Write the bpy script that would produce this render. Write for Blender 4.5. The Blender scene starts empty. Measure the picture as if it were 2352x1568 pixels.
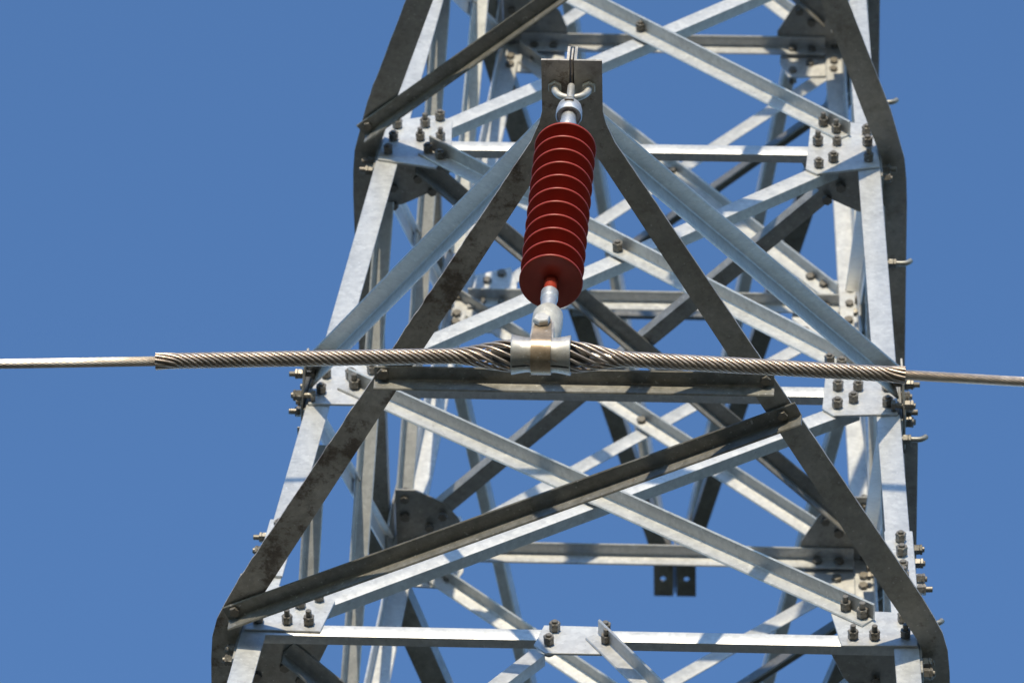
import bpy, bmesh, math, random
from mathutils import Vector, Matrix
random.seed(7)
SC = bpy.context.scene
COL = SC.collection
V = Vector

# ------------------------------------------------------------------ camera
cam_d = bpy.data.cameras.new("camera")
cam = bpy.data.objects.new("camera", cam_d)
COL.objects.link(cam)
PITCH, ROLL, YAW = 0.999851175, 0.114399107, -0.115823764
cp, sp, cw, sw = math.cos(PITCH), math.sin(PITCH), math.cos(YAW), math.sin(YAW)
FW = V((sw * cp, cw * cp, sp)); RT = V((cw, -sw, 0)); UP = RT.cross(FW)
c_, s_ = math.cos(ROLL), math.sin(ROLL)
R2 = c_ * RT + s_ * UP; U2 = -s_ * RT + c_ * UP
cam.matrix_world = Matrix(((R2.x, U2.x, -FW.x, 1.05444), (R2.y, U2.y, -FW.y, -12.62057),
                           (R2.z, U2.z, -FW.z, -16.58421), (0, 0, 0, 1)))
cam_d.sensor_fit = 'HORIZONTAL'; cam_d.sensor_width = 36.0
cam_d.lens = 15809.4 / 2352.0 * 36.0
cam_d.clip_start = 0.1; cam_d.clip_end = 5000.0
cam_d.dof.use_dof = True; cam_d.dof.focus_distance = 19.0; cam_d.dof.aperture_fstop = 8.0
SC.camera = cam

# ------------------------------------------------------------------ light
SUN_DIR = V((0.08, 1.0, -0.30)).normalized()          # the way the light travels
SUN_EL = math.asin(-SUN_DIR.z)
w = bpy.data.worlds.new("World"); SC.world = w; w.use_nodes = True
nt = w.node_tree
bg = nt.nodes["Background"]
sky = nt.nodes.new("ShaderNodeTexSky"); sky.sky_type = 'NISHITA'
sky.sun_disc = False; sky.sun_elevation = SUN_EL
sky.sun_rotation = math.atan2(-SUN_DIR.x, -SUN_DIR.y)
sky.altitude = 0.0; sky.air_density = 1.0; sky.dust_density = 0.1; sky.ozone_density = 5.1
nt.links.new(sky.outputs[0], bg.inputs[0]); bg.inputs[1].default_value = 0.15
sun_d = bpy.data.lights.new("sun", 'SUN'); sun_d.energy = 2.35; sun_d.angle = math.radians(0.53)
sun_d.color = (1.0, 0.865, 0.63)
sun = bpy.data.objects.new("sun", sun_d); COL.objects.link(sun)
sun.rotation_euler = SUN_DIR.to_track_quat('-Z', 'Y').to_euler()
sun.location = (0, -30, 20)
SC.view_settings.view_transform = 'Standard'; SC.view_settings.look = 'None'
SC.view_settings.gamma = 1.0; SC.view_settings.use_curve_mapping = False
SC.view_settings.exposure = 0.84

# ------------------------------------------------------------------ materials
def nodes(name):
    m = bpy.data.materials.new(name); m.use_nodes = True
    t = m.node_tree
    return m, t, t.nodes["Principled BSDF"]

def noise(t, scale, detail=4.0, rough=0.6, stretch=None):
    tc = t.nodes.new("ShaderNodeTexCoord")
    n = t.nodes.new("ShaderNodeTexNoise")
    n.inputs["Scale"].default_value = scale; n.inputs["Detail"].default_value = detail
    n.inputs["Roughness"].default_value = rough
    if stretch:
        mp = t.nodes.new("ShaderNodeMapping"); mp.inputs["Scale"].default_value = stretch
        t.links.new(tc.outputs["Object"], mp.inputs[0]); t.links.new(mp.outputs[0], n.inputs["Vector"])
    else:
        t.links.new(tc.outputs["Object"], n.inputs["Vector"])
    return n.outputs["Fac"]

def ramp(t, fac, stops):
    r = t.nodes.new("ShaderNodeValToRGB")
    e = r.color_ramp.elements
    while len(e) < len(stops): e.new(0.5)
    for k, (p, c) in enumerate(stops):
        e[k].position = p; e[k].color = c if len(c) == 4 else (*c, 1)
    t.links.new(fac, r.inputs[0])
    return r.outputs[0]

def mixc(t, fac, a, b, mode='MIX'):
    n = t.nodes.new("ShaderNodeMix"); n.data_type = 'RGBA'; n.blend_type = mode
    if isinstance(fac, float): n.inputs[0].default_value = fac
    else: t.links.new(fac, n.inputs[0])
    for s, x in ((6, a), (7, b)):
        if isinstance(x, tuple): n.inputs[s].default_value = (*x, 1)
        else: t.links.new(x, n.inputs[s])
    return n.outputs[2]

def bump(t, b, fac, strength, dist):
    n = t.nodes.new("ShaderNodeBump"); n.inputs["Strength"].default_value = strength
    n.inputs["Distance"].default_value = dist
    t.links.new(fac, n.inputs["Height"]); t.links.new(n.outputs[0], b.inputs["Normal"])

def galvanised(name, lo, hi, metallic, r0, r1, rust=0.0, dirt=0.35):
    m, t, b = nodes(name)
    big = noise(t, 3.5, 5, 0.6); mid = noise(t, 26, 5, 0.7); fine = noise(t, 170, 3, 0.6)
    spot = noise(t, 55, 2, 0.5)
    base = ramp(t, mid, [(0.30, lo), (0.70, hi)])
    grime = ramp(t, big, [(0.38, (0.72, 0.71, 0.68)), (0.62, (1.04, 1.04, 1.04))])
    base = mixc(t, dirt, base, mixc(t, 1.0, base, grime, 'MULTIPLY'))
    oi = t.nodes.new("ShaderNodeObjectInfo")
    base = mixc(t, 1.0, base, ramp(t, oi.outputs["Random"], [(0.0, (0.88, 0.88, 0.88)), (0.5, (0.96, 0.96, 0.958)), (1.0, (1.0, 1.0, 1.0))]), 'MULTIPLY')
    tc = t.nodes.new("ShaderNodeTexCoord"); vo = t.nodes.new("ShaderNodeTexVoronoi"); vo.inputs["Scale"].default_value = 75
    t.links.new(tc.outputs["Object"], vo.inputs["Vector"])
    sg = t.nodes.new("ShaderNodeSeparateColor"); t.links.new(vo.outputs["Color"], sg.inputs[0])
    base = mixc(t, 1.0, base, ramp(t, sg.outputs[0], [(0.0, (0.90, 0.905, 0.91)), (1.0, (1.06, 1.06, 1.055))]), 'MULTIPLY')
    stain = noise(t, 9, 6, 0.75)
    base = mixc(t, dirt, base, mixc(t, 1.0, base, ramp(t, stain, [(0.52, (1, 1, 1)), (0.66, (0.70, 0.68, 0.64))]), 'MULTIPLY'))
    specks = ramp(t, spot, [(0.26, (0.30, 0.29, 0.26)), (0.33, (1, 1, 1))])
    base = mixc(t, 0.28, base, mixc(t, 1.0, base, specks, 'MULTIPLY'))
    glint = ramp(t, noise(t, 95, 1, 0.4), [(0.70, (0, 0, 0)), (0.76, (1, 1, 1))])
    base = mixc(t, mixc(t, 0.45, (0.0, 0.0, 0.0), glint), base, (0.86, 0.86, 0.85))
    if rust:
        rz = noise(t, 7.5, 10, 0.78)
        rm = ramp(t, rz, [(0.60 - rust, (0, 0, 0)), (0.68 - rust, (1, 1, 1))])
        rc = ramp(t, fine, [(0.3, (0.07, 0.042, 0.027)), (0.7, (0.17, 0.105, 0.065))])
        base = mixc(t, mixc(t, 0.78, (0.0, 0.0, 0.0), rm), base, rc)
        mt = ramp(t, rz, [(0.60 - rust, (metallic,) * 3), (0.68 - rust, (0.05,) * 3)])
        t.links.new(mt, b.inputs["Metallic"])
    else:
        b.inputs["Metallic"].default_value = metallic
    t.links.new(base, b.inputs["Base Color"])
    t.links.new(ramp(t, mid, [(0.3, (r0,) * 3), (0.72, (r1,) * 3)]), b.inputs["Roughness"])
    bump(t, b, fine, 0.10, 0.0008)
    return m

M_ZINC = galvanised("zinc", (0.555, 0.565, 0.57), (0.65, 0.66, 0.665), 0.42, 0.36, 0.46, dirt=0.18)
M_TIE = galvanised("tie_zinc", (0.55, 0.545, 0.53), (0.66, 0.655, 0.64), 0.30, 0.38, 0.48, dirt=0.3)
M_PLATE = galvanised("zinc_plate", (0.60, 0.61, 0.615), (0.69, 0.70, 0.705), 0.40, 0.36, 0.46, dirt=0.15)
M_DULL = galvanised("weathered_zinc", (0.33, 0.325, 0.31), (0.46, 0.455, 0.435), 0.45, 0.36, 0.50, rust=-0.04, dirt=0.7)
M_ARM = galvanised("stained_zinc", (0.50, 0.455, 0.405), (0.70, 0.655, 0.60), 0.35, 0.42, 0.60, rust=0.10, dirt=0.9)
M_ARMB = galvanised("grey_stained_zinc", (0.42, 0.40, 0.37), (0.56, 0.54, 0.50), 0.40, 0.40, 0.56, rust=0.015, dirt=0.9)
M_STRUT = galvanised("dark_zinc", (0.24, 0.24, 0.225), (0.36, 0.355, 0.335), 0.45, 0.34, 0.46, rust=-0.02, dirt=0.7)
M_BOLT = galvanised("bolt_zinc", (0.18, 0.165, 0.145), (0.30, 0.28, 0.25), 0.50, 0.38, 0.55, dirt=0.5)
M_CABLE = galvanised("weathered_aluminium", (0.44, 0.36, 0.305), (0.60, 0.505, 0.44), 0.70, 0.27, 0.40, dirt=0.4)
M_STRAND = galvanised("cable_aluminium", (0.54, 0.46, 0.40), (0.72, 0.635, 0.57), 0.65, 0.27, 0.40, dirt=0.3)
M_ALU = galvanised("cast_aluminium", (0.44, 0.415, 0.385), (0.60, 0.575, 0.545), 0.65, 0.38, 0.54, dirt=0.7)
M_SILVER = galvanised("bright_steel", (0.56, 0.57, 0.585), (0.68, 0.69, 0.70), 0.60, 0.36, 0.50, dirt=0.3)
M_HARD = galvanised("hardware_zinc", (0.50, 0.485, 0.46), (0.64, 0.625, 0.60), 0.45, 0.42, 0.56, dirt=0.4)
M_BRASS = galvanised("bronze_strap", (0.34, 0.255, 0.175), (0.52, 0.40, 0.285), 0.60, 0.30, 0.48, dirt=0.6)
M_CLEVIS = galvanised("cream_zinc", (0.58, 0.55, 0.48), (0.72, 0.69, 0.61), 0.30, 0.42, 0.58, dirt=0.5)
M_RUBBER, t_, b_ = nodes("rubber_insert")
b_.inputs["Base Color"].default_value = (0.05, 0.045, 0.04, 1); b_.inputs["Roughness"].default_value = 0.6
M_RED, t_, b_ = nodes("red_silicone")
t_.links.new(ramp(t_, noise(t_, 14, 5, 0.6), [(0.3, (0.29, 0.028, 0.013)), (0.7, (0.37, 0.042, 0.020))]), b_.inputs["Base Color"])
t_.links.new(ramp(t_, noise(t_, 30, 4, 0.6), [(0.3, (0.34,) * 3), (0.7, (0.50,) * 3)]), b_.inputs["Roughness"])
M_GROUND, t_, b_ = nodes("dry_ground")
t_.links.new(ramp(t_, noise(t_, 0.35, 8, 0.7), [(0.3, (0.022, 0.026, 0.011)), (0.55, (0.055, 0.052, 0.028)), (0.75, (0.10, 0.085, 0.055))]), b_.inputs["Base Color"])
b_.inputs["Roughness"].default_value = 0.95

# ------------------------------------------------------------------ mesh helpers
def link(name, me, mat, parent=None, root=None):
    o = bpy.data.objects.new(name, me)
    if mat and not me.materials: me.materials.append(mat)
    COL.objects.link(o)
    if parent is not None:
        o.parent = parent
        if parent.type == 'EMPTY':
            o.matrix_parent_inverse = Matrix.Translation(parent.location).inverted()
    return o

def empty(name, loc, label, cat, group=None):
    o = bpy.data.objects.new(name, None); COL.objects.link(o)
    o.location = loc; o.empty_display_size = 0.3
    o['label'] = label; o['category'] = cat
    if group: o['group'] = group
    return o

def mesh_from(name, verts, faces, smooth=False):
    me = bpy.data.meshes.new(name)
    me.from_pydata([tuple(v) for v in verts], [], faces)
    bm = bmesh.new(); bm.from_mesh(me)
    bmesh.ops.recalc_face_normals(bm, faces=bm.faces)
    bm.to_mesh(me); bm.free()
    if smooth:
        for p in me.polygons: p.use_smooth = True
    return me

def angle(name, P0, P1, du, dv, wu, wv, th, mat, parent, cut0=(0, 0), cut1=(0, 0), n=1):
    """rolled L section: heel edge P0-P1, one flange along du, one along dv"""
    P0, P1 = V(P0), V(P1)
    a = (P1 - P0); L = a.length; a.normalize()
    du = V(du); du = (du - a * du.dot(a)).normalized()
    dv = V(dv); dv = dv - a * dv.dot(a); dv = (dv - du * dv.dot(du)).normalized()
    r = th * 1.3; t3 = th * 0.45; hc = .0028
    sec = [(hc, 0), (wu - .001, 0), (wu, t3), (wu - t3, th), (th + r, th), (th + r * .38, th + r * .10), (th + r * .10, th + r * .38),
           (th, th + r), (th, wv - t3), (t3, wv), (0, wv - .001), (0, hc), (hc * .32, hc * .32)]
    vs = []
    for k in range(n + 1):
        f = k / n
        for (u, v) in sec:
            off = 0.0
            if k == 0: off = cut0[0] * max(0, u - th) / wu + cut0[1] * max(0, v - th) / wv
            if k == n: off = -(cut1[0] * max(0, u - th) / wu + cut1[1] * max(0, v - th) / wv)
            vs.append(P0 + a * (L * f + off) + du * u + dv * v)
    m = len(sec); fs = []
    for k in range(n):
        for i in range(m):
            j = (i + 1) % m
            fs.append((k * m + i, k * m + j, k * m + m + j, k * m + m + i))
    # end caps as quads (flange u, flange v, corner)
    for base in (0, n * m):
        q = [base + i for i in range(m)]
        fs += [(q[0], q[1], q[2], q[3], q[4]), (q[0], q[4], q[5], q[6], q[7], q[11], q[12]), (q[7], q[8], q[9], q[10], q[11])]
    me = mesh_from(name, vs, fs); smooth_by_angle(me, .62)
    return link(name, me, mat, parent)

def plate(name, pts, nrm, th, mat, parent, bev=0.0012):
    """flat polygon plate, its lower face through pts, thickness th along nrm"""
    nrm = V(nrm).normalized(); n = len(pts)
    pts = [V(p) for p in pts]
    vs = pts + [p + nrm * th for p in pts]
    fs = [tuple(range(n)), tuple(range(n, 2 * n))] + [(i, (i + 1) % n, n + (i + 1) % n, n + i) for i in range(n)]
    me = mesh_from(name, vs, fs)
    if bev:
        bm = bmesh.new(); bm.from_mesh(me)
        es = [e for e in bm.edges if len(e.link_faces) == 2 and e.calc_face_angle(0) > 0.5]
        bmesh.ops.bevel(bm, geom=es, offset=bev, segments=1, affect='EDGES')
        bm.to_mesh(me); bm.free()
    return link(name, me, mat, parent)

def lathe(prof, P, ax, seg=32, smooth_ang=0.6):
    """profile [(r, h)] turned about axis ax through P -> verts, faces"""
    ax = V(ax).normalized(); x = ax.orthogonal().normalized(); y = ax.cross(x)
    vs, fs = [], []
    for (r, h) in prof:
        for k in range(seg):
            a = 2 * math.pi * k / seg
            vs.append(V(P) + ax * h + (x * math.cos(a) + y * math.sin(a)) * max(r, 1e-5))
    for i in range(len(prof) - 1):
        for k in range(seg):
            k2 = (k + 1) % seg
            fs.append((i * seg + k, i * seg + k2, i * seg + seg + k2, i * seg + seg + k))
    if prof[0][0] > 1e-4: fs.append(tuple(range(seg)))
    if prof[-1][0] > 1e-4: fs.append(tuple((len(prof) - 1) * seg + k for k in range(seg)))
    return vs, fs

def smooth_by_angle(me, ang=0.7):
    bm = bmesh.new(); bm.from_mesh(me)
    for f in bm.faces: f.smooth = True
    for e in bm.edges:
        if len(e.link_faces) != 2 or e.calc_face_angle(0) > ang: e.smooth = False
    bm.to_mesh(me); bm.free()

def lathe_obj(name, prof, P, ax, mat, parent, seg=36, ang=0.6):
    me = mesh_from(name, *lathe(prof, P, ax, seg)); smooth_by_angle(me, ang)
    return link(name, me, mat, parent)

def tube(name, pts, rad, mat, parent, seg=10, caps=True):
    vs, fs = [], []
    pts = [V(p) for p in pts]; n = len(pts); up = None
    for i, p in enumerate(pts):
        d = (pts[min(i + 1, n - 1)] - pts[max(i - 1, 0)]).normalized()
        if up is None: up = d.orthogonal().normalized()
        up = (up - d * up.dot(d)).normalized(); sd = d.cross(up)
        r = rad[i] if isinstance(rad, list) else rad
        for k in range(seg):
            a = 2 * math.pi * k / seg
            vs.append(p + (up * math.cos(a) + sd * math.sin(a)) * r)
    for i in range(n - 1):
        for k in range(seg):
            k2 = (k + 1) % seg
            fs.append((i * seg + k, i * seg + k2, i * seg + seg + k2, i * seg + seg + k))
    if caps: fs += [tuple(range(seg)), tuple((n - 1) * seg + k for k in range(seg))]
    me = mesh_from(name, vs, fs); smooth_by_angle(me, 0.9)
    return link(name, me, mat, parent)

# ------------------------------------------------------------------ bolts (shared meshes)
def prism(r, z0, z1, seg, rot=0.0, ch=0.0):
    prof = [(r - ch, z0)] + ([(r, z0 + ch)] if ch else []) + ([(r, z1 - ch)] if ch else []) + [(r - ch, z1)]
    vs, fs = [], []
    for (rr, z) in prof:
        for k in range(seg):
            a = rot + 2 * math.pi * k / seg
            vs.append(V((rr * math.cos(a), rr * math.sin(a), z)))
    for i in range(len(prof) - 1):
        for k in range(seg):
            k2 = (k + 1) % seg
            fs.append((i * seg + k, i * seg + k2, i * seg + seg + k2, i * seg + seg + k))
    fs += [tuple(range(seg)), tuple((len(prof) - 1) * seg + k for k in range(seg))]
    return vs, fs

def merge(parts):
    vs, fs = [], []
    for v, f in parts:
        o = len(vs); vs += v; fs += [tuple(i + o for i in q) for q in f]
    return vs, fs

def ring_stack(prof, seg=12):
    """one closed skin from rings (radius, height, hexagonal?)"""
    vs, fs = [], []
    for (r, z, hx) in prof:
        for k in range(seg):
            a = 2 * math.pi * k / seg
            rr = r
            if hx: rr = r * math.cos(math.pi / 6) / math.cos((a + math.pi / 6) % (math.pi / 3) - math.pi / 6)
            vs.append(V((rr * math.cos(a), rr * math.sin(a), z)))
    for i in range(len(prof) - 1):
        for k in range(seg):
            k2 = (k + 1) % seg
            fs.append((i * seg + k, i * seg + k2, i * seg + seg + k2, i * seg + seg + k))
    fs += [tuple(range(seg)), tuple((len(prof) - 1) * seg + k for k in range(seg))]
    return vs, fs

def bolt_mesh(kind, long=0):
    g = 0.026; e = 0.034 + 0.013 * long
    head = [(.0140, -g - .0125, 0), (.0168, -g - .0112, 1), (.0168, -g - .0005, 1), (.0082, -g - .0005, 0)]
    nut = [(.0082, .0008, 0), (.0150, .0008, 1), (.0166, .0022, 1), (.0166, .0165, 1), (.0148, .0184, 0), (.0152, .0190, 0),
           (.0174, .0200, 1), (.0174, .0258, 1), (.0150, .0274, 0), (.0090, .0268, 0), (.0090, e - .0012, 0), (.0078, e, 0)]
    prof = head + nut
    if kind == 'head': prof = [(r, -g - z, hx) for r, z, hx in reversed(prof)]
    me = mesh_from("bolt", *ring_stack(prof))
    return me
BM = {'nut': bolt_mesh('nut'), 'long': bolt_mesh('nut', 1), 'head': bolt_mesh('head')}
for b in BM.values(): b.materials.append(M_BOLT)

def bolt(P, nrm, kind, parent, spin=None):
    q = V(nrm).to_track_quat('Z', 'X')
    o = link("bolt", BM[kind], None, parent)
    sp_ = random.uniform(0, 6.28) if spin is None else spin
    mtx = Matrix.Translation(V(P)) @ q.to_matrix().to_4x4() @ Matrix.Rotation(sp_, 4, 'Z') @ Matrix.Scale(random.uniform(.94, 1.07), 4)
    mtx = mtx @ Matrix.Rotation(random.uniform(-.03, .03), 4, 'X')
    if kind == 'nut' and random.random() < .3: o.data = BM['long']
    o.matrix_basis = mtx if parent.type != 'EMPTY' else mtx
    return o

# ------------------------------------------------------------------ ground
gm = bpy.data.meshes.new("ground")
bm = bmesh.new(); bmesh.ops.create_grid(bm, x_segments=8, y_segments=8, size=2500); bm.to_mesh(gm); bm.free()
GZ = -18.2
ground = link("ground", gm, M_GROUND); ground.location = (0, 0, GZ); ground['kind'] = 'structure'
ground['label'] = "dry earth and grass plain below the pylon"

# ------------------------------------------------------------------ the lattice tower
TW = empty("lattice_tower", (0, 0, GZ), "tall galvanized steel lattice transmission tower against clear blue sky", "pylon")
TP = 0.0542                                     # taper
def h(z): return 1 - TP * z
LV = [-3.15, -1.6, 0.0, 1.4644, 3.074, 4.5914, 6.2987, 7.85, 9.4]
Z0, Z1, Z2, Z3, Z4, Z5, Z6 = LV[2:9]
LF, LT = 0.074, 0.008
NF = {'front': V((0, -1, TP)).normalized(), 'rear': V((0, 1, TP)).normalized(),
      'left': V((-1, 0, TP)).normalized(), 'right': V((1, 0, TP)).normalized()}
def fp(face, u, z, off=0.0):
    H = h(z) + off
    return {'front': V((u, -H, z)), 'rear': V((u, H, z)), 'left': V((-H, u, z)), 'right': V((H, u, z))}[face]

# legs
for sx in (-1, 1):
    for sy in (-1, 1):
        za, zb = LV[0], LV[-1]
        angle("leg", (sx * h(za), sy * h(za), za), (sx * h(zb), sy * h(zb), zb), (-sx, 0, 0), (0, -sy, 0), LF, LF, LT, M_ZINC, TW, n=8)
        angle("leg", (sx * h(GZ), sy * h(GZ), GZ), (sx * h(za - .004), sy * h(za - .004), za - .004), (-sx, 0, 0), (0, -sy, 0), LF * 1.5, LF * 1.5, LT, M_ZINC, TW)

# horizontal struts: front and rear at every level, sides at odd levels
def strut(face, z):
    s = -1 if face in ('front', 'left') else 1
    e = h(z) - 0.012
    if face == 'front':
        angle("strut", fp(face, -e, z, -.0005), fp(face, e, z, -.0005), (0, 0, 1), (0, 1, 0), .055, .032, .006, M_ZINC, TW)
    elif face == 'rear':
        z2 = z + .047
        angle("strut", fp(face, -e + .062, z2, -.0085), fp(face, e - .062, z2, -.0085), (0, 0, -1), (0, -1, 0), .060, .050, .006, M_ZINC, TW)
    else:
        e = h(z) - .13
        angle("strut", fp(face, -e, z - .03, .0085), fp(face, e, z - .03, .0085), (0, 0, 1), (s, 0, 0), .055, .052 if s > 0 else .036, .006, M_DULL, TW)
for i, z in enumerate(LV[:-1]):
    strut('front', z); strut('rear', z)
    if i % 2 == 1: strut('left', z); strut('right', z)

# X bracing
def brace(face, a, b, outer, toe, perp, wi=.062, wp=.055, mat=None, c0=(0, 0), c1=(0, 0)):
    """heel line a-b in face coordinates; in-face flange towards toe (+1 up / -1 down); perp 'out' or 'in'"""
    off = (.0085 if outer else -.0005)
    n = NF[face]
    P0, P1 = fp(face, a[0], a[1], off), fp(face, b[0], b[1], off)
    d = (P1 - P0).normalized()
    side = n.cross(d)
    if side.z * toe < 0: side = -side
    th = .0065
    if perp == 'out' and outer: dv = n
    elif perp == 'in' and not outer: dv = -n
    else: dv = n if perp == 'out' else -n
    if outer and perp == 'in': P0 += n * th; P1 += n * th
    if (not outer) and perp == 'out': P0 -= n * th; P1 -= n * th
    return angle("brace", P0, P1, side, dv, wi, wp, th, mat or M_ZINC, TW, c0, c1, n=4)

BR = {}
front_b = [  # backslash heel, slash heel for the panels that show
    (Z0, ((-.80, 1.487), (.868, .138)), ((-.82, .108), (.80, 1.390))),
    (Z1, ((-.66, 3.057), (.785, 1.632)), ((-.79, 1.518), (.70, 2.985))),
    (Z2, ((-.60, 4.578), (.735, 3.203)), ((-.68, 3.150), (.60, 4.454)))]
for z, bs, sl in front_b:
    BR[('f', z)] = brace('front', *bs, True, -1, 'out', .058, .055)
    brace('front', *sl, False, 1, 'in', .062, .04)
rear_b = [(Z1, ((-.80, 3.128), (.80, 1.555)), ((-.80, 1.55), (.74, 3.06))),
          (Z2, ((-.72, 4.660), (.715, 3.215)), ((-.76, 3.150), (.69, 4.59))),
          (Z3, ((-.585, 6.31), (.672, 4.715)), ((-.69, 4.640), (.58, 6.22))),
          (Z4, ((-.50, 7.86), (.60, 6.40)), ((-.60, 6.36), (.50, 7.80)))]
for z, bs, sl in rear_b:
    BR[('r', z)] = brace('rear', *bs, False, -1, 'in', .058, .05)
    brace('rear', *sl, True, -1, 'out', .058, .04)
def xpanel(face, za, zb, mat=None):
    ea, eb = h(za) - .16, h(zb) - .16
    up = (( ea if face != 'left' else -ea), za + .12), ((-eb if face != 'left' else eb), zb - .08)
    dn = ((-ea if face != 'left' else ea), za + .12), ((eb if face != 'left' else -eb), zb - .08)
    if face == 'left':      # seen from inside
        brace(face, (-eb, zb - .08), (ea, za + .12), False, -1, 'in', .060, .055, mat)
        brace(face, (-ea, za + .12), (eb, zb - .08), True, -1, 'in', .055, .03, mat)
    elif face == 'right':
        brace(face, (-ea, za + .12), (eb, zb - .08), False, -1, 'in', .060, .055, mat)
        brace(face, (-eb, zb - .08), (ea, za + .12), True, -1, 'in', .055, .03, mat)
    else:
        brace(face, (-eb, zb - .06), (ea, za + .14), True, -1, 'out', .058, .055, mat)
        brace(face, (-ea, za + .12), (eb, zb - .09), False, 1, 'in', .060, .04, mat)
for i in range(2, 8):
    for f in ('left', 'right'): xpanel(f, LV[i], LV[i + 1])
for i in (5, 6, 7): xpanel('front', LV[i], LV[i + 1])
for i in (2, 7): xpanel('rear', LV[i], LV[i + 1])
for f in ('front', 'rear', 'left', 'right'):
    za, zb = LV[0], LV[1]; xpanel(f, za, zb)
    e = h(LV[1]) - .10                                # inverted V under level 0
    brace(f, (-.095, -.078), (-e, LV[1] + .08), False, 1, 'in', .050, .04)
    brace(f, (.062, .022), (e, LV[1] + .10), True, -1, 'out', .050, .055)
    zz = [GZ + .3, -13.0, -8.6, LV[0]]
    for k in range(3): 
        ea, eb = h(zz[k]) - .1, h(zz[k + 1]) - .1
        brace(f, (-ea, zz[k] + .1), (eb, zz[k + 1] - .1), False, 1, 'in', .08, .06)
        brace(f, (-eb, zz[k + 1] - .1), (ea, zz[k] + .1), True, -1, 'out', .08, .06)

# gusset plates with their bolts
def gusset(face, poly, off, bolts, kind, boff=None, mat=None, th=.0078):
    n = NF[face]
    g = plate("gusset_plate", [fp(face, u, z, off) for u, z in poly], n, th, mat or M_PLATE, TW)
    for k, (u, z) in enumerate(bolts):
        o = off + th if boff is None else (boff[k] if isinstance(boff, (list, tuple)) else boff)
        kk = kind[k] if isinstance(kind, (list, tuple)) else kind
        bolt(fp(face, u, z, o), n if o >= off else -n, kk, g)
    return g
OF = .0003
T1, T2 = OF + .0078, .0152
gusset('front', [(-.990, .016), (-.765, .012), (-.735, .183), (-.770, .225), (-.86, .262), (-.975, .262)], OF,
       [(-.866, .056), (-.801, .052), (-.835, .148), (-.783, .187), (-.953, .060), (-.957, .165)], 'long')
gusset('front', [(.738, .168), (.773, -.010), (.996, -.003), (.990, .150), (.944, .180), (.875, .184)], OF,
       [(.781, .181), (.831, .141), (.806, .033), (.869, .032), (.951, .132), (.960, .044)], 'long', [T2, T2, T1, T1, T1, T1])
gusset('front', [(-.130, -.039), (-.091, -.084), (.095, -.083), (.112, -.010), (.077, .068), (-.106, .071)], OF,
       [(-.073, .043), (-.086, -.032), (.077, .042), (.083, -.027)], 'nut', [T1, T1, T1, T2])
gusset('front', [(.690, 1.640), (.684, 1.377), (.721, 1.335), (.920, 1.352), (.908, 1.66), (.80, 1.70), (.72, 1.69)], OF,
       [(.738, 1.630), (.730, 1.500), (.793, 1.500), (.780, 1.425), (.730, 1.389), (.884, 1.504), (.886, 1.403), (.70, 1.655)], 'nut', [T2, T1, T1, T1, T1, T1, T1, T2])
gusset('front', [(-.920, 1.352), (-.745, 1.353), (-.665, 1.46), (-.70, 1.62), (-.80, 1.68), (-.905, 1.66)], OF,
       [(-.877, 1.522), (-.884, 1.423), (-.799, 1.517), (-.781, 1.444), (-.735, 1.552), (-.76, 1.62)], 'nut', [T1, T1, T1, T2, T1, T1])
gusset('front', [(-.832, 2.985), (-.636, 2.930), (-.592, 3.072), (-.604, 3.273), (-.670, 3.304), (-.751, 3.275), (-.818, 3.25)], OF,
       [(-.784, 3.214), (-.691, 3.225), (-.645, 3.275), (-.790, 3.125), (-.700, 3.128), (-.633, 3.130), (-.800, 3.030), (-.668, 3.030), (-.625, 2.985)], 'nut', [T1] * 7 + [T2, T2])
gusset('front', [(.600, 3.267), (.728, 3.300), (.819, 3.270), (.827, 3.099), (.836, 2.986), (.630, 2.927), (.592, 2.962)], OF,
       [(.642, 3.262), (.687, 3.215), (.628, 3.136), (.692, 3.138), (.790, 3.218), (.793, 3.138), (.635, 2.978), (.682, 3.020), (.799, 3.026)], 'nut', [T2, T2] + [T1] * 7)
RB = [(-.105, .02), (-.065, .072), (-.035, -.055), (.0, 0)]
for zk, es in ((Z1, 0), (Z2, 0), (Z3, 1), (Z4, 1)):   # rear nodes, plate outside the leg flange, heads inside
    H = h(zk); zi = zk
    for s in (-1, 1):
        poly = [(s * (H - .004), zi - .13), (s * (H - .21), zi - .115 - .03), (s * (H - .245), zi - .05), (s * (H - .245), zi + .16), (s * (H - .215), zi + .27),
                (s * (H - .10), zi + .22), (s * (H - .004), zi + .19)]
        bl = [(s * (H - .038), zi + .145), (s * (H - .038), zi + .055), (s * (H - .038), zi - .05), (s * (H - .038), zi - .105),
              (s * (H - .125), zi + .02), (s * (H - .20), zi + .022), (s * (H - .13), zi - .055), (s * (H - .195), zi - .105), (s * (H - .135), zi + .175), (s * (H - .185), zi + .222)]
        n = NF['rear']
        g = plate("gusset_plate", [fp('rear', u, z, .0006) for u, z in poly], n, .0076, M_PLATE, TW)
        for k, (u, z) in enumerate(bl):
            o = -LT - .0005 if k < 4 else (-.0085 - .006 if k in (4, 5) else -.0005)
            if k in (7,) and s == 1: o = -.0005
            if (s == -1 and k in (6, 7)) or (s == 1 and k in (8, 9)): o = -.008
            bolt(fp('rear', u, z, o), -n, 'head', g)
for zk in (Z3, Z4, Z5):                                # front nodes above the frame
    H = h(zk)
    for s in (-1, 1):
        gusset('front', [(s * (H - .004), zk - .11), (s * (H - .20), zk - .13), (s * (H - .23), zk), (s * (H - .22), zk + .19), (s * (H - .10), zk + .24), (s * (H - .004), zk + .2)], OF, [], 'nut')
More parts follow.
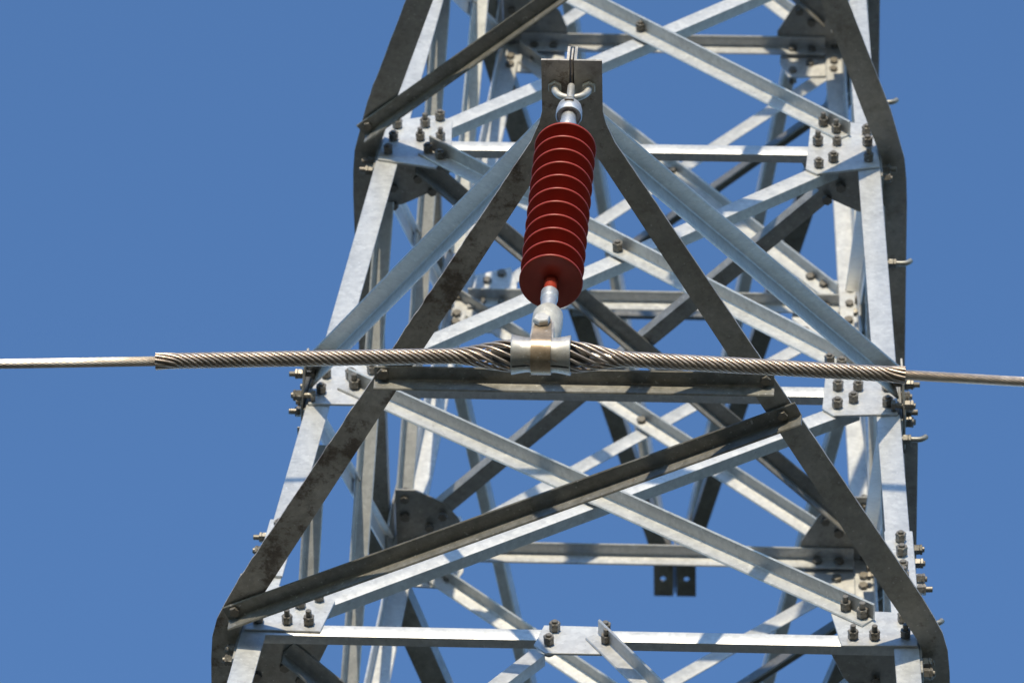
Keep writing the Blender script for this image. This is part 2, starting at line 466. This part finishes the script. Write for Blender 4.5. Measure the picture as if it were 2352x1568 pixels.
for zk in (Z0, Z1, Z2, Z3, Z4, Z5):                     # side faces
    H = h(zk)
    for f in ('left', 'right'):
        for s in (-1, 1):
            poly = [(s * (H - .004), zk - .12), (s * (H - .19), zk - .13), (s * (H - .22), zk), (s * (H - .21), zk + .18), (s * (H - .10), zk + .21), (s * (H - .004), zk + .15)]
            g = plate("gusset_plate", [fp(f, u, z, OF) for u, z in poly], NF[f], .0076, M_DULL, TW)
            if zk in (Z0, Z1, Z2):
                for dz in (-.085, -.03, .06, .125):
                    bolt(fp(f, s * (H - .035), zk + dz, .0085), NF[f], 'nut', g)

# crossing bolts of the X panels
for z, u, zz in ((Z0, .012, .818), (Z1, -.002, 2.368), (Z2, -.002, 3.945)):
    bolt(fp('front', u, zz, T2), NF['front'], 'nut', BR[('f', z)])
for z, u, zz in ((Z1, .01, 2.28), (Z2, -.012, 3.908), (Z3, .03, 5.49)):
    bolt(fp('rear', u, zz, -.0072), -NF['rear'], 'head', BR[('r', z)])

# leg splice covers just above the lower crossarm
for s in (-1, 1):
    za, zb = .325, .648
    e = .0082
    g = angle("splice_plate", (s * (h(za) + e), -(h(za) + e), za), (s * (h(zb) + e), -(h(zb) + e), zb), (-s, 0, 0), (0, 1, 0), LF + .012, LF, .0078, M_PLATE, TW)
    for dz in ((.36, .42, .51, .59)):
        bolt((s * (h(dz) - .03), -(h(dz) + e + .0005), dz), NF['front'], 'nut', g)
        bolt((s * (h(dz + .01) + e + .0005), -(h(dz) - .03), dz + .01), NF['left' if s < 0 else 'right'], 'nut', g)

# step bolts on the right front leg and one on the rear leg
def hook(P, d):
    P = V(P); d = V(d).normalized()
    u = V((0, 0, 1)); pts = [P + d * a for a in (-.03, 0, .025, .048)]
    for k in range(1, 6):
        a = k / 5 * 1.15
        pts.append(P + d * (.048 + .030 * math.sin(a)) + u * .030 * (1 - math.cos(a)))
    st = tube("step_bolt", pts, .0092, M_STRUT, TW, 10)
    q = d.to_track_quat('Z', 'X')
    o = link("nut", BM['nut'], None, st)
    o.matrix_basis = Matrix.Translation(P + d * .002) @ q.to_matrix().to_4x4()
    return st
for z in (.19, 1.27, 2.40, 3.53):
    hook((h(z) + .001, -(h(z) - .037), z), (1, 0, 0))
hook((h(2.2) + .001, h(2.2) - .037, 2.2), (-1, 0, 0))

# plan bracing with horizontal corner plates at the crossarm levels
for zk in (Z0, Z2, Z4):
    H = h(zk); zp = zk + .012
    for sx in (-1, 1):
        for sy in (-1, 1):
            if sy < 0: rel = [(.010, .010), (.010, .235), (.070, .225), (.182, .167), (.222, .121), (.27, .010)]
            elif sx < 0: rel = [(.008, .010), (.008, .266), (.077, .265), (.178, .214), (.226, .150), (.252, .080), (.255, .010)]
            else: rel = [(.008, .010), (.008, .27), (.12, .268), (.195, .190), (.258, .078), (.26, .010)]
            zz = zp if sy < 0 else zk + .0485
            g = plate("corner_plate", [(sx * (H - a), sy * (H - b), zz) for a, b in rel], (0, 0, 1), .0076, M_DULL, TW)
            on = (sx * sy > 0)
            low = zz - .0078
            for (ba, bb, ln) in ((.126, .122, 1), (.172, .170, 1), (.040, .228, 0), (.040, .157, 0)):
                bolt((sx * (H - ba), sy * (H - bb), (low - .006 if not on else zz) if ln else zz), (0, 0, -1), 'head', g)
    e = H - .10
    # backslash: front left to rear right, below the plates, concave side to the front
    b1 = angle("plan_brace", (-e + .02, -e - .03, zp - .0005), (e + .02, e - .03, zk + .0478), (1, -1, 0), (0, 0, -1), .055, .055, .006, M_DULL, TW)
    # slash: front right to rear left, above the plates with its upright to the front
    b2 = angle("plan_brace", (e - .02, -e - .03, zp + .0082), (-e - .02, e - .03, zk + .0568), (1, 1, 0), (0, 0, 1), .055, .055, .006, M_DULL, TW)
    bolt((.01, -.015, zk + .022), (0, 0, -1), 'head', b1)

# ------------------------------------------------------------------ crossarms
def chord_mesh(zk, inner, outer, hole, rot):
    th, hv, tv = .008, .078, .0075
    vs, fs = [], []
    def add(x, y, z):
        vs.append(V((x * rot, y * rot, z)) if True else None); return len(vs) - 1
    n = len(inner)
    bi = [add(x, y, zk) for x, y in inner]; bo = [add(x, y, zk) for x, y in outer]
    ti = [add(x, y, zk + th) for x, y in inner]; to = [add(x, y, zk + th) for x, y in outer]
    for i in range(n - 1):
        if hole and i == 0: continue
        fs += [(bi[i], bi[i + 1], bo[i + 1], bo[i]), (ti[i], ti[i + 1], to[i + 1], to[i])]
    for i in range(n - 1):
        fs += [(bo[i], bo[i + 1], to[i + 1], to[i])]
    # vertical flange along the inner edge (thickness towards the outside)
    vi = [add(x, y, zk + hv) for x, y in inner]
    wi = []
    for i in range(n):
        d = V((outer[i][0] - inner[i][0], outer[i][1] - inner[i][1])).normalized() * tv
        wi.append((inner[i][0] + d.x, inner[i][1] + d.y))
    va = [add(x, y, zk + th) for x, y in wi]; vb = [add(x, y, zk + hv) for x, y in wi]
    for i in range(n - 1):
        fs += [(bi[i], bi[i + 1], vi[i + 1], vi[i]), (va[i], va[i + 1], vb[i + 1], vb[i]), (vi[i], vi[i + 1], vb[i + 1], vb[i])]
    for i in (0, n - 1):
        fs += [(bi[i], bo[i], to[i], ti[i]), (ti[i], va[i], vb[i], vi[i])]
    if hole:
        (hx, hy, hr) = hole
        sgn = 1 if outer[0][0] > inner[0][0] else -1
        for zz, ids in ((zk, (bi[0], bo[0], bo[1], bi[1])), (zk + th, (ti[0], to[0], to[1], ti[1]))):
            ring = []
            cs = [math.atan2(*(reversed((vs[i].x * rot - hx, vs[i].y * rot - hy)))) for i in ids]
            m = 16
            ring = [add(hx + hr * math.cos(2 * math.pi * k / m), hy + hr * math.sin(2 * math.pi * k / m), zz) for k in range(m)]
            def near(a): return int(round(a / (2 * math.pi) * m)) % m
            ks = [near(a) for a in cs]
            for q in range(4):
                a, b = ks[q], ks[(q + 1) % 4]
                dstep = (b - a) % m
                if dstep <= m // 2: seq = [ring[(a + j) % m] for j in range(dstep + 1)]
                else: seq = [ring[(a - j) % m] for j in range((a - b) % m + 1)]
                fs.append(tuple([ids[q]] + seq + [ids[(q + 1) % 4]]))
            if zz == zk: r0 = ring
            else:
                for k in range(m): fs.append((r0[k], r0[(k + 1) % m], ring[(k + 1) % m], ring[k]))
    return mesh_from("crossarm_chord", vs, fs)

def crossarm(zk, zu, T, rot, k1, mat):
    """rot = +1 towards the camera side (-y), -1 the far side (turned half round)"""
    H = h(zk); Hu = h(zu)
    def W(x, y, z): return V((x * rot, y * rot, z))
    chords = {}
    for s in (-1, 1):
        xo = .008
        ap = lambda x: s * x + xo
        inner = [(ap(.0068), -T), (ap(.0068), -(T - .165)), (ap(.022), -(T - .235)), (ap(.075 - k1 * .4), -(T - .325)),
                 (s * (H - .08 + k1), -(H + .155)), (s * (H - .036 + k1 * .4), -(H + .080)), (s * (H - .006), -(H + .028)), (s * (H + .007), -(H - .010)), (s * (H + .012), -(H - .07)), (s * (H + .012), -(H - .16)), (s * (H + .012), 0)]
        outer = [(ap(.085), -T), (ap(.085), -(T - .165)), (ap(.094), -(T - .205)), (ap(.118), -(T - .265)) if k1 == 0 else (ap(.11), -(T - .265)),
                 (s * (H + .005 + k1), -(H + .18)), (s * (H + .042 + k1 * .4), -(H + .108)), (s * (H + .068), -(H + .052)), (s * (H + .084), -(H - .010)), (s * (H + .091), -(H - .09)), (s * (H + .094), -(H - .18)), (s * (H + .094), 0)]
        if rot == 1 and zk != Z4:                          # zinc drips roughen the long outer edge
            i0, o0, i1, o1 = inner[3], outer[3], inner[4], outer[4]
            mi, mo = [], []
            L_ = math.hypot(o1[0] - o0[0], o1[1] - o0[1]); nx, ny = (o1[1] - o0[1]) / L_, -(o1[0] - o0[0]) / L_
            if nx * s < 0: nx, ny = -nx, -ny
            N_ = 70
            for q in range(1, N_):
                t = q / N_
                jt = random.choice((0, 0, .0, .0006, .001, .0024)) if s < 0 else random.choice((0, 0, 0, .0006))
                mi.append((i0[0] + (i1[0] - i0[0]) * t, i0[1] + (i1[1] - i0[1]) * t))
                mo.append((o0[0] + (o1[0] - o0[0]) * t + nx * jt, o0[1] + (o1[1] - o0[1]) * t + ny * jt))
            inner[4:4] = mi; outer[4:4] = mo
        # hole centre in turned coordinates is handled inside with rot
        me = chord_mesh(zk, inner, outer, (ap(.0475), -(T - .084), .0118), rot)
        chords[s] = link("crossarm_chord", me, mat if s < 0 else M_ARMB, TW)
        A = W(s * (Hu - .02), -(Hu + .06), zu + .0); B = W(s * .028 + .008, -(T - .24), zk + .072)
        outw = W(s * .9, -.43, 0)
        angle("crossarm_tie", A, B, outw, (0, 0, -1), .062, .062, .0065, M_TIE, TW, n=4)
        # bracket plate in the side face that carries the tie
        Hb = Hu + .001
        pts = [W(s * (Hb + .006), -(Hu - .12), zu - .11), W(s * (Hb + .006), -(Hu + .012), zu - .115), W(s * (Hb - .004), -(Hu + .125), zu - .045), W(s * (Hb - .008), -(Hu + .135), zu + .02), W(s * (Hb + .0), -(Hu - .12), zu + .15)]
        pts = [p + V((rot * s * .009, 0, 0)) for p in pts]
        bp = plate("tie_bracket", pts, (rot * s, 0, 0), .0075, M_DULL, TW)
        for (yy, zz) in ((-.05, -.06), (.03, -.09), (-.05, .02), (.07, -.03)):
            bolt(W(s * (Hb + .017), -(Hu + yy), zu + zz), (rot * s, 0, 0), 'nut', bp)
    # centre web between the two chord ends
    plate("apex_web", [W(.008 - .0028, -T + .004, zk + .012), W(.008 - .0028, -(T - .22), zk + .012), W(.008 - .0028, -(T - .30), zk + .14), W(.008 - .0028, -(T - .05), zk + .085), W(.008 - .0028, -T + .004, zk + .078)], (rot, 0, 0), .0056, mat, TW)
    # bracing between the chords, under them
    f = .457
    ys = -(H + .0 + f * (T - H)); xs = .575 * H if zk == Z0 else H * .60
    if zk != Z0: xs = .40 if zk == Z4 else .50
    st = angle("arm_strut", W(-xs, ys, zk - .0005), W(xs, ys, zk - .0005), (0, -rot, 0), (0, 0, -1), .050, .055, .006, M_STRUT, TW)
    for s in (-1, 1): bolt(W(s * (xs - .025), ys - .028, zk - .007), (0, 0, -1), 'head', st)
    if zk == Z0: a, b = (-1.028, -1.054), (.655, -1.809)
    elif zk == Z2: a, b = (-.875, -.888), (.50, -2.01)
    else: a, b = (-.72, -.748), (.385, -1.675)
    nrm2 = W(-(b[1] - a[1]), b[0] - a[0], 0) * -1
    if nrm2.y * rot > 0: nrm2 = -nrm2
    z_ = zk - .0072
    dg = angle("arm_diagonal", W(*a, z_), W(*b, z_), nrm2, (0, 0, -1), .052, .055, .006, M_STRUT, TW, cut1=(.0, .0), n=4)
    d = (W(*b, 0) - W(*a, 0)).normalized(); n2 = nrm2.normalized()
    bolt(W(*a, z_ - .006) + d * .03 + n2 * .028, (0, 0, -1), 'head', dg)
    bolt(W(*b, z_ - .006) - d * .05 + n2 * .028, (0, 0, -1), 'head', dg)
    return chords
ARM = {}
for zk, zu, T, k1 in ((Z0, Z1, 2.972, 0.0), (Z2, Z3, 3.42, .03), (Z4, Z5, 3.185, .03)):
    for rot in (1, -1):
        ARM[(zk, rot)] = crossarm(zk, zu, T, rot, k1, M_ARM if zk == Z0 else M_DULL)

# ------------------------------------------------------------------ hanging hardware
def u_bolt(x0, y, z):
    """shackle through the two apex plates, its nuts under them"""
    pts = []; R = .0475
    pts += [V((x0 - R, y, z + .035)), V((x0 - R, y, z)), V((x0 - R, y, z - .012))]
    for k in range(1, 12):
        a = math.pi * k / 12
        pts.append(V((x0 - R * math.cos(a), y, z - .012 - .052 * math.sin(a))))
    pts += [V((x0 + R, y, z - .012)), V((x0 + R, y, z)), V((x0 + R, y, z + .035))]
    u = tube("u_bolt", pts, .0104, M_HARD, TW, 12)
    for s in (-1, 1):
        vs, fs = prism(.0205, 0, .0125, 6, .52, .0018)
        me = mesh_from("nut", [V((x0 + s * R, y, z - .0005 - v.z)) + V((v.x, v.y, 0)) for v in vs], fs)
        link("nut", me, M_CLEVIS, u)
        me = mesh_from("nut", [V((x0 + s * R, y, z + .0085 + v.z)) + V((v.x, v.y, 0)) for v in vs], fs)
        link("nut", me, M_BOLT, u)

def shed_mesh():
    prof = [(.0185, .004), (.03, -.0015), (.060, -.0042), (.080, -.0046), (.0838, -.0046), (.0853, -.0030), (.0857, -.0004), (.0851, .0024), (.0832, .0038), (.06, .0075), (.03, .0145), (.0188, .0185)]
    me = mesh_from("shed", *lathe(prof[:], V((0, 0, 0)), (0, 0, 1), 72))
    # open tube at both ends is closed by the rod
    smooth_by_angle(me, 1.2); me.materials.append(M_RED)
    return me
SHED = shed_mesh()

def insulator(x, y, zp, label, group):
    """long rod insulator hanging from the U bolt at plate level zp"""
    I = empty("insulator_string", (x, y, zp - .07), label, "insulator", group)
    # eye link looped over the U bolt
    pts = []
    for k in range(13):
        a = math.pi * k / 12
        pts.append(V((x, y - .019 * math.cos(a), zp - .050 + .0 + .019 * math.sin(a) + .012)))
    pts = [V((x, y - .019, zp - .104))] + pts + [V((x, y + .019, zp - .104))]
    tube("eye_link", pts, .0104, M_HARD, I, 12)
    # ball socket cap, open below
    lathe_obj("socket_cap", [(.0, -.094), (.014, -.0955), (.025, -.103), (.033, -.118), (.0362, -.138), (.0368, -.163), (.0345, -.167), (.0322, -.166), (.0312, -.161), (.022, -.160), (.0, -.1595)], (x, y, zp), (0, 0, 1), M_SILVER, I, 40, .9)
    plate("pin_slot_shade", [V((x - .013, y - .0345, zp - .131)), V((x + .013, y - .0345, zp - .131)), V((x + .013, y - .0360, zp - .138)), V((x - .013, y - .0360, zp - .138))], (0, -1, .2), .0035, M_BOLT, I, 0)  # dark plate standing in for the shaded pin slot in the cap
    lathe_obj("upper_ferrule", [(.0, -.137), (.020, -.138), (.0210, -.145), (.0210, -.200), (.0235, -.203), (.0235, -.24), (.0215, -.244), (.0215, -.325), (.0, -.326)], (x, y, zp), (0, 0, 1), M_SILVER, I, 32, .5)
    lathe_obj("core_rod", [(.0, -.325), (.0175, -.3255), (.0175, -1.090), (.0, -1.0905)], (x, y, zp), (0, 0, 1), M_RED, I, 32, .5)
    for k in range(11):
        o = link("shed", SHED, None, I)
        o.matrix_basis = Matrix.Translation((x, y, zp - .3415 - .0687 * k)) @ Matrix.Rotation(random.uniform(-.012, .012), 4, 'X') @ Matrix.Rotation(random.uniform(-.012, .012), 4, 'Y')
    lathe_obj("lower_ferrule", [(.0, -1.084), (.0205, -1.085), (.0235, -1.088), (.0235, -1.118), (.0212, -1.122), (.0212, -1.175), (.0, -1.176)], (x, y, zp), (0, 0, 1), M_SILVER, I, 32, .5)
    return I

ZC = -1.393                                             # clamp axis under plate level
def clamp(x, y, zp, label, group):
    zc = zp + ZC
    K = empty("suspension_clamp", (x, y, zc), label, "cable clamp", group)
    # socket clevis: rounded head with two cheeks
    lathe_obj("clevis", [(.0, -1.166), (.022, -1.167), (.033, -1.174), (.0400, -1.188), (.0415, -1.225), (.0390, -1.285), (.029, -1.322), (.0, -1.332)], (x + .006, y + .008, zp), (0, 0, 1), M_CLEVIS, K, 32, .9)
    for s in (-1, 1):                                    # two flared halves of the housing
        a, b = (.0255, .078)
        prof = [(.020, s * a), (.0455, s * a), (.0462, s * (a + .014)), (.0495, s * (a + .034)), (.0535, s * (b - .002)), (.0525, s * b), (.0435, s * b), (.040, s * (b - .01)), (.020, s * (b - .02))]
        vs, fs = lathe(prof, V((x, y, zc)), (1, 0, 0), 40)
        me = mesh_from("collar", vs, fs); smooth_by_angle(me, .5); link("collar", me, M_ALU, K)
        # seam bead of the split housing
        plate("seam", [V((x + s * (a + .001), y + .0025, zc - .0448)), V((x + s * (b - .003), y + .0025, zc - .0525)), V((x + s * (b - .003), y + .0058, zc - .0525)), V((x + s * (a + .001), y + .0058, zc - .0448))], (0, 0, -1), .0014, M_RUBBER, K, 0)
    # bronze strap round the middle, its ends rising to the bolt
    def strap(off, hw0, hw1, name, mat):
        sec = []
        zt = .098
        R = .0475 + off
        fr = []
        fr.append((V((0, -.0385 - off, zt + .018)), hw1 * .72)); fr.append((V((0, -.0385 - off, zt + .006)), hw1 * .95))
        fr.append((V((0, -.0385 - off, zt - .012)), hw1)); fr.append((V((0, -.0415 - off, .060)), hw1 * 1.04)); fr.append((V((0, -.0450 - off, .030)), hw0 * .98))
        for k in range(0, 25):
            a = math.pi * (1.0 - .12) + math.pi * 1.24 * k / 24
            fr.append((V((0, R * math.cos(a), R * math.sin(a))), hw0))
        fr.append((V((0, .0445 + off, .045)), hw0)); fr.append((V((0, .0385 + off, zt)), hw1)); fr.append((V((0, .0385 + off, zt + .018)), hw1 * .7))
        vs, fs = [], []
        th = .005
        for i, (p, hw) in enumerate(fr):
            d = (fr[min(i + 1, len(fr) - 1)][0] - fr[max(i - 1, 0)][0]).normalized()
            nn = V((1, 0, 0)).cross(d).normalized()
            if nn.dot(p - V((0, 0, .05 if p.z > .04 else 0))) < 0 : nn = -nn
            for (xx, oo) in ((-hw, 0), (hw, 0), (hw, th), (-hw, th)):
                vs.append(V((x + .0005 + xx, y, zc)) + p + nn * oo)
        for i in range(len(fr) - 1):
            for k in range(4):
                fs.append((i * 4 + k, i * 4 + (k + 1) % 4, i * 4 + 4 + (k + 1) % 4, i * 4 + 4 + k))
        fs += [(0, 1, 2, 3), tuple(len(vs) - 4 + k for k in range(4))]
        me = mesh_from(name, vs, fs); smooth_by_angle(me, .6)
        return link(name, me, mat, K)
    st = strap(0.0, .0262, .0225, "strap", M_BRASS)
    strap(-.006, .031, .0285, "strap_liner", M_ALU)
    vs, fs = prism(.0235, 0, .0175, 6, .3, .0032)
    P = V((x - .003, y - .0445, zc + .090))
    link("bolt", mesh_from("bolt", [P + V((v.x, -v.z, v.y)) for v in vs], fs), M_HARD, K)
    lathe_obj("bolt", [(.0, -.05), (.009, -.05), (.009, .046), (.0225, .046), (.0225, .060), (.0, .060)], (x - .003, y, zc + .090), (0, 1, 0), M_SILVER, K, 6, .3)
    # rubber insert seen between the rods
    lathe_obj("insert", [(.006, -.135), (.019, -.13), (.026, -.11), (.0335, -.085), (.034, 0), (.0335, .085), (.026, .11), (.019, .13), (.006, .135)], (x, y, zc), (1, 0, 0), M_RUBBER, K, 28, .8)
    return K

def conductor(y, zp, label, group, xl=-1.008, xr=.959):
    zc = zp + ZC
    K = empty("power_cable", (0, y, zc), label, "cable", group)
    def zax(x):
        s = .066 if x < 0 else .076
        return zc - .004 - s * (math.sqrt(x * x + .02) - .1414)
    def helix(n, rad, rr, pitch, x0, x1, name, mat, step, seg, hand=-1, radf=None, straight=False):
        for k in range(n):
            pts, x, ph = [], x0, 2 * math.pi * k / n
            N = max(2, int((x1 - x0) / step))
            a0 = 0.0
            for i in range(N + 1):
                x = x0 + (x1 - x0) * i / N
                r = rad if radf is None else radf(x)
                pt = pitch if radf is None else pitch * (1 + 1.4 * max(0, (r - rad) / rad))
                if straight:
                    e = min(x - x0, x1 - x)
                    pt = pt * (1 + 3.0 * max(0, 1 - e / .06))
                a = ph + hand * a0
                pts.append(V((x, y + r * math.cos(a), zax(x) + r * math.sin(a))))
                a0 += 2 * math.pi * ((x1 - x0) / N) / pt
            tube(name, pts, rr, mat, K, seg)
    helix(15, .0108, .0027, .26, -3.0, 3.0, "strand", M_STRAND, .02, 6, HAND)
    tube("cable_core", [V((x, y, zax(x))) for x in [i * .25 for i in range(-12, 13)]], .0094, M_CABLE, K, 10)
    for s in (-1, 1):
        pts = [V((s * x, y, zax(s * x) + .00035 * (x - 3) ** 2)) for x in (2.99, 4, 6, 9, 14, 20, 30, 45, 60)]
        tube("far_span", pts, .0132, M_CABLE, K, 12)
    def rf(x):
        e = abs(x - .001)
        b = 0.0172
        if e < .24:
            t = min(1.0, (.24 - e) / .165); t = t * t * (3 - 2 * t)
            b = b + t * (.0385 - b)
        m = min(x - xl, xr - x)
        if m < .05: b += .0022 * (1 - m / .05)
        return b
    helix(11, .0172, .0043, .19, xl, xr, "armor_rod", M_CABLE, .010, 8, HAND, rf, True)
    return K
HAND = 1
TX = .008
y0 = -2.888
u_bolt(TX, y0, Z0)
insulator(TX, y0, Z0, "dark red ribbed polymer insulator hanging in the middle of the picture", "ribbed insulators under the crossarms")
clamp(TX - .005, y0, Z0, "bright clamp with bronze strap gripping the cable under the red insulator", "suspension clamps")
conductor(y0, Z0, "twisted metal power cable with thick wrapped rods crossing in front of the tower", "power cables")
# the same set on the crossarm above: out of the frame, its cable shades the tower legs
y2 = -(3.42 - .084)
u_bolt(TX, y2, Z2)
insulator(TX, y2, Z2, "ribbed red insulator on the upper crossarm, above the picture's top edge", "ribbed insulators under the crossarms")
clamp(TX - .005, y2, Z2, "suspension clamp on the upper cable, above the picture's top edge", "suspension clamps")
conductor(y2, Z2, "upper power cable above the picture, its shadow lying across the tower legs", "power cables")
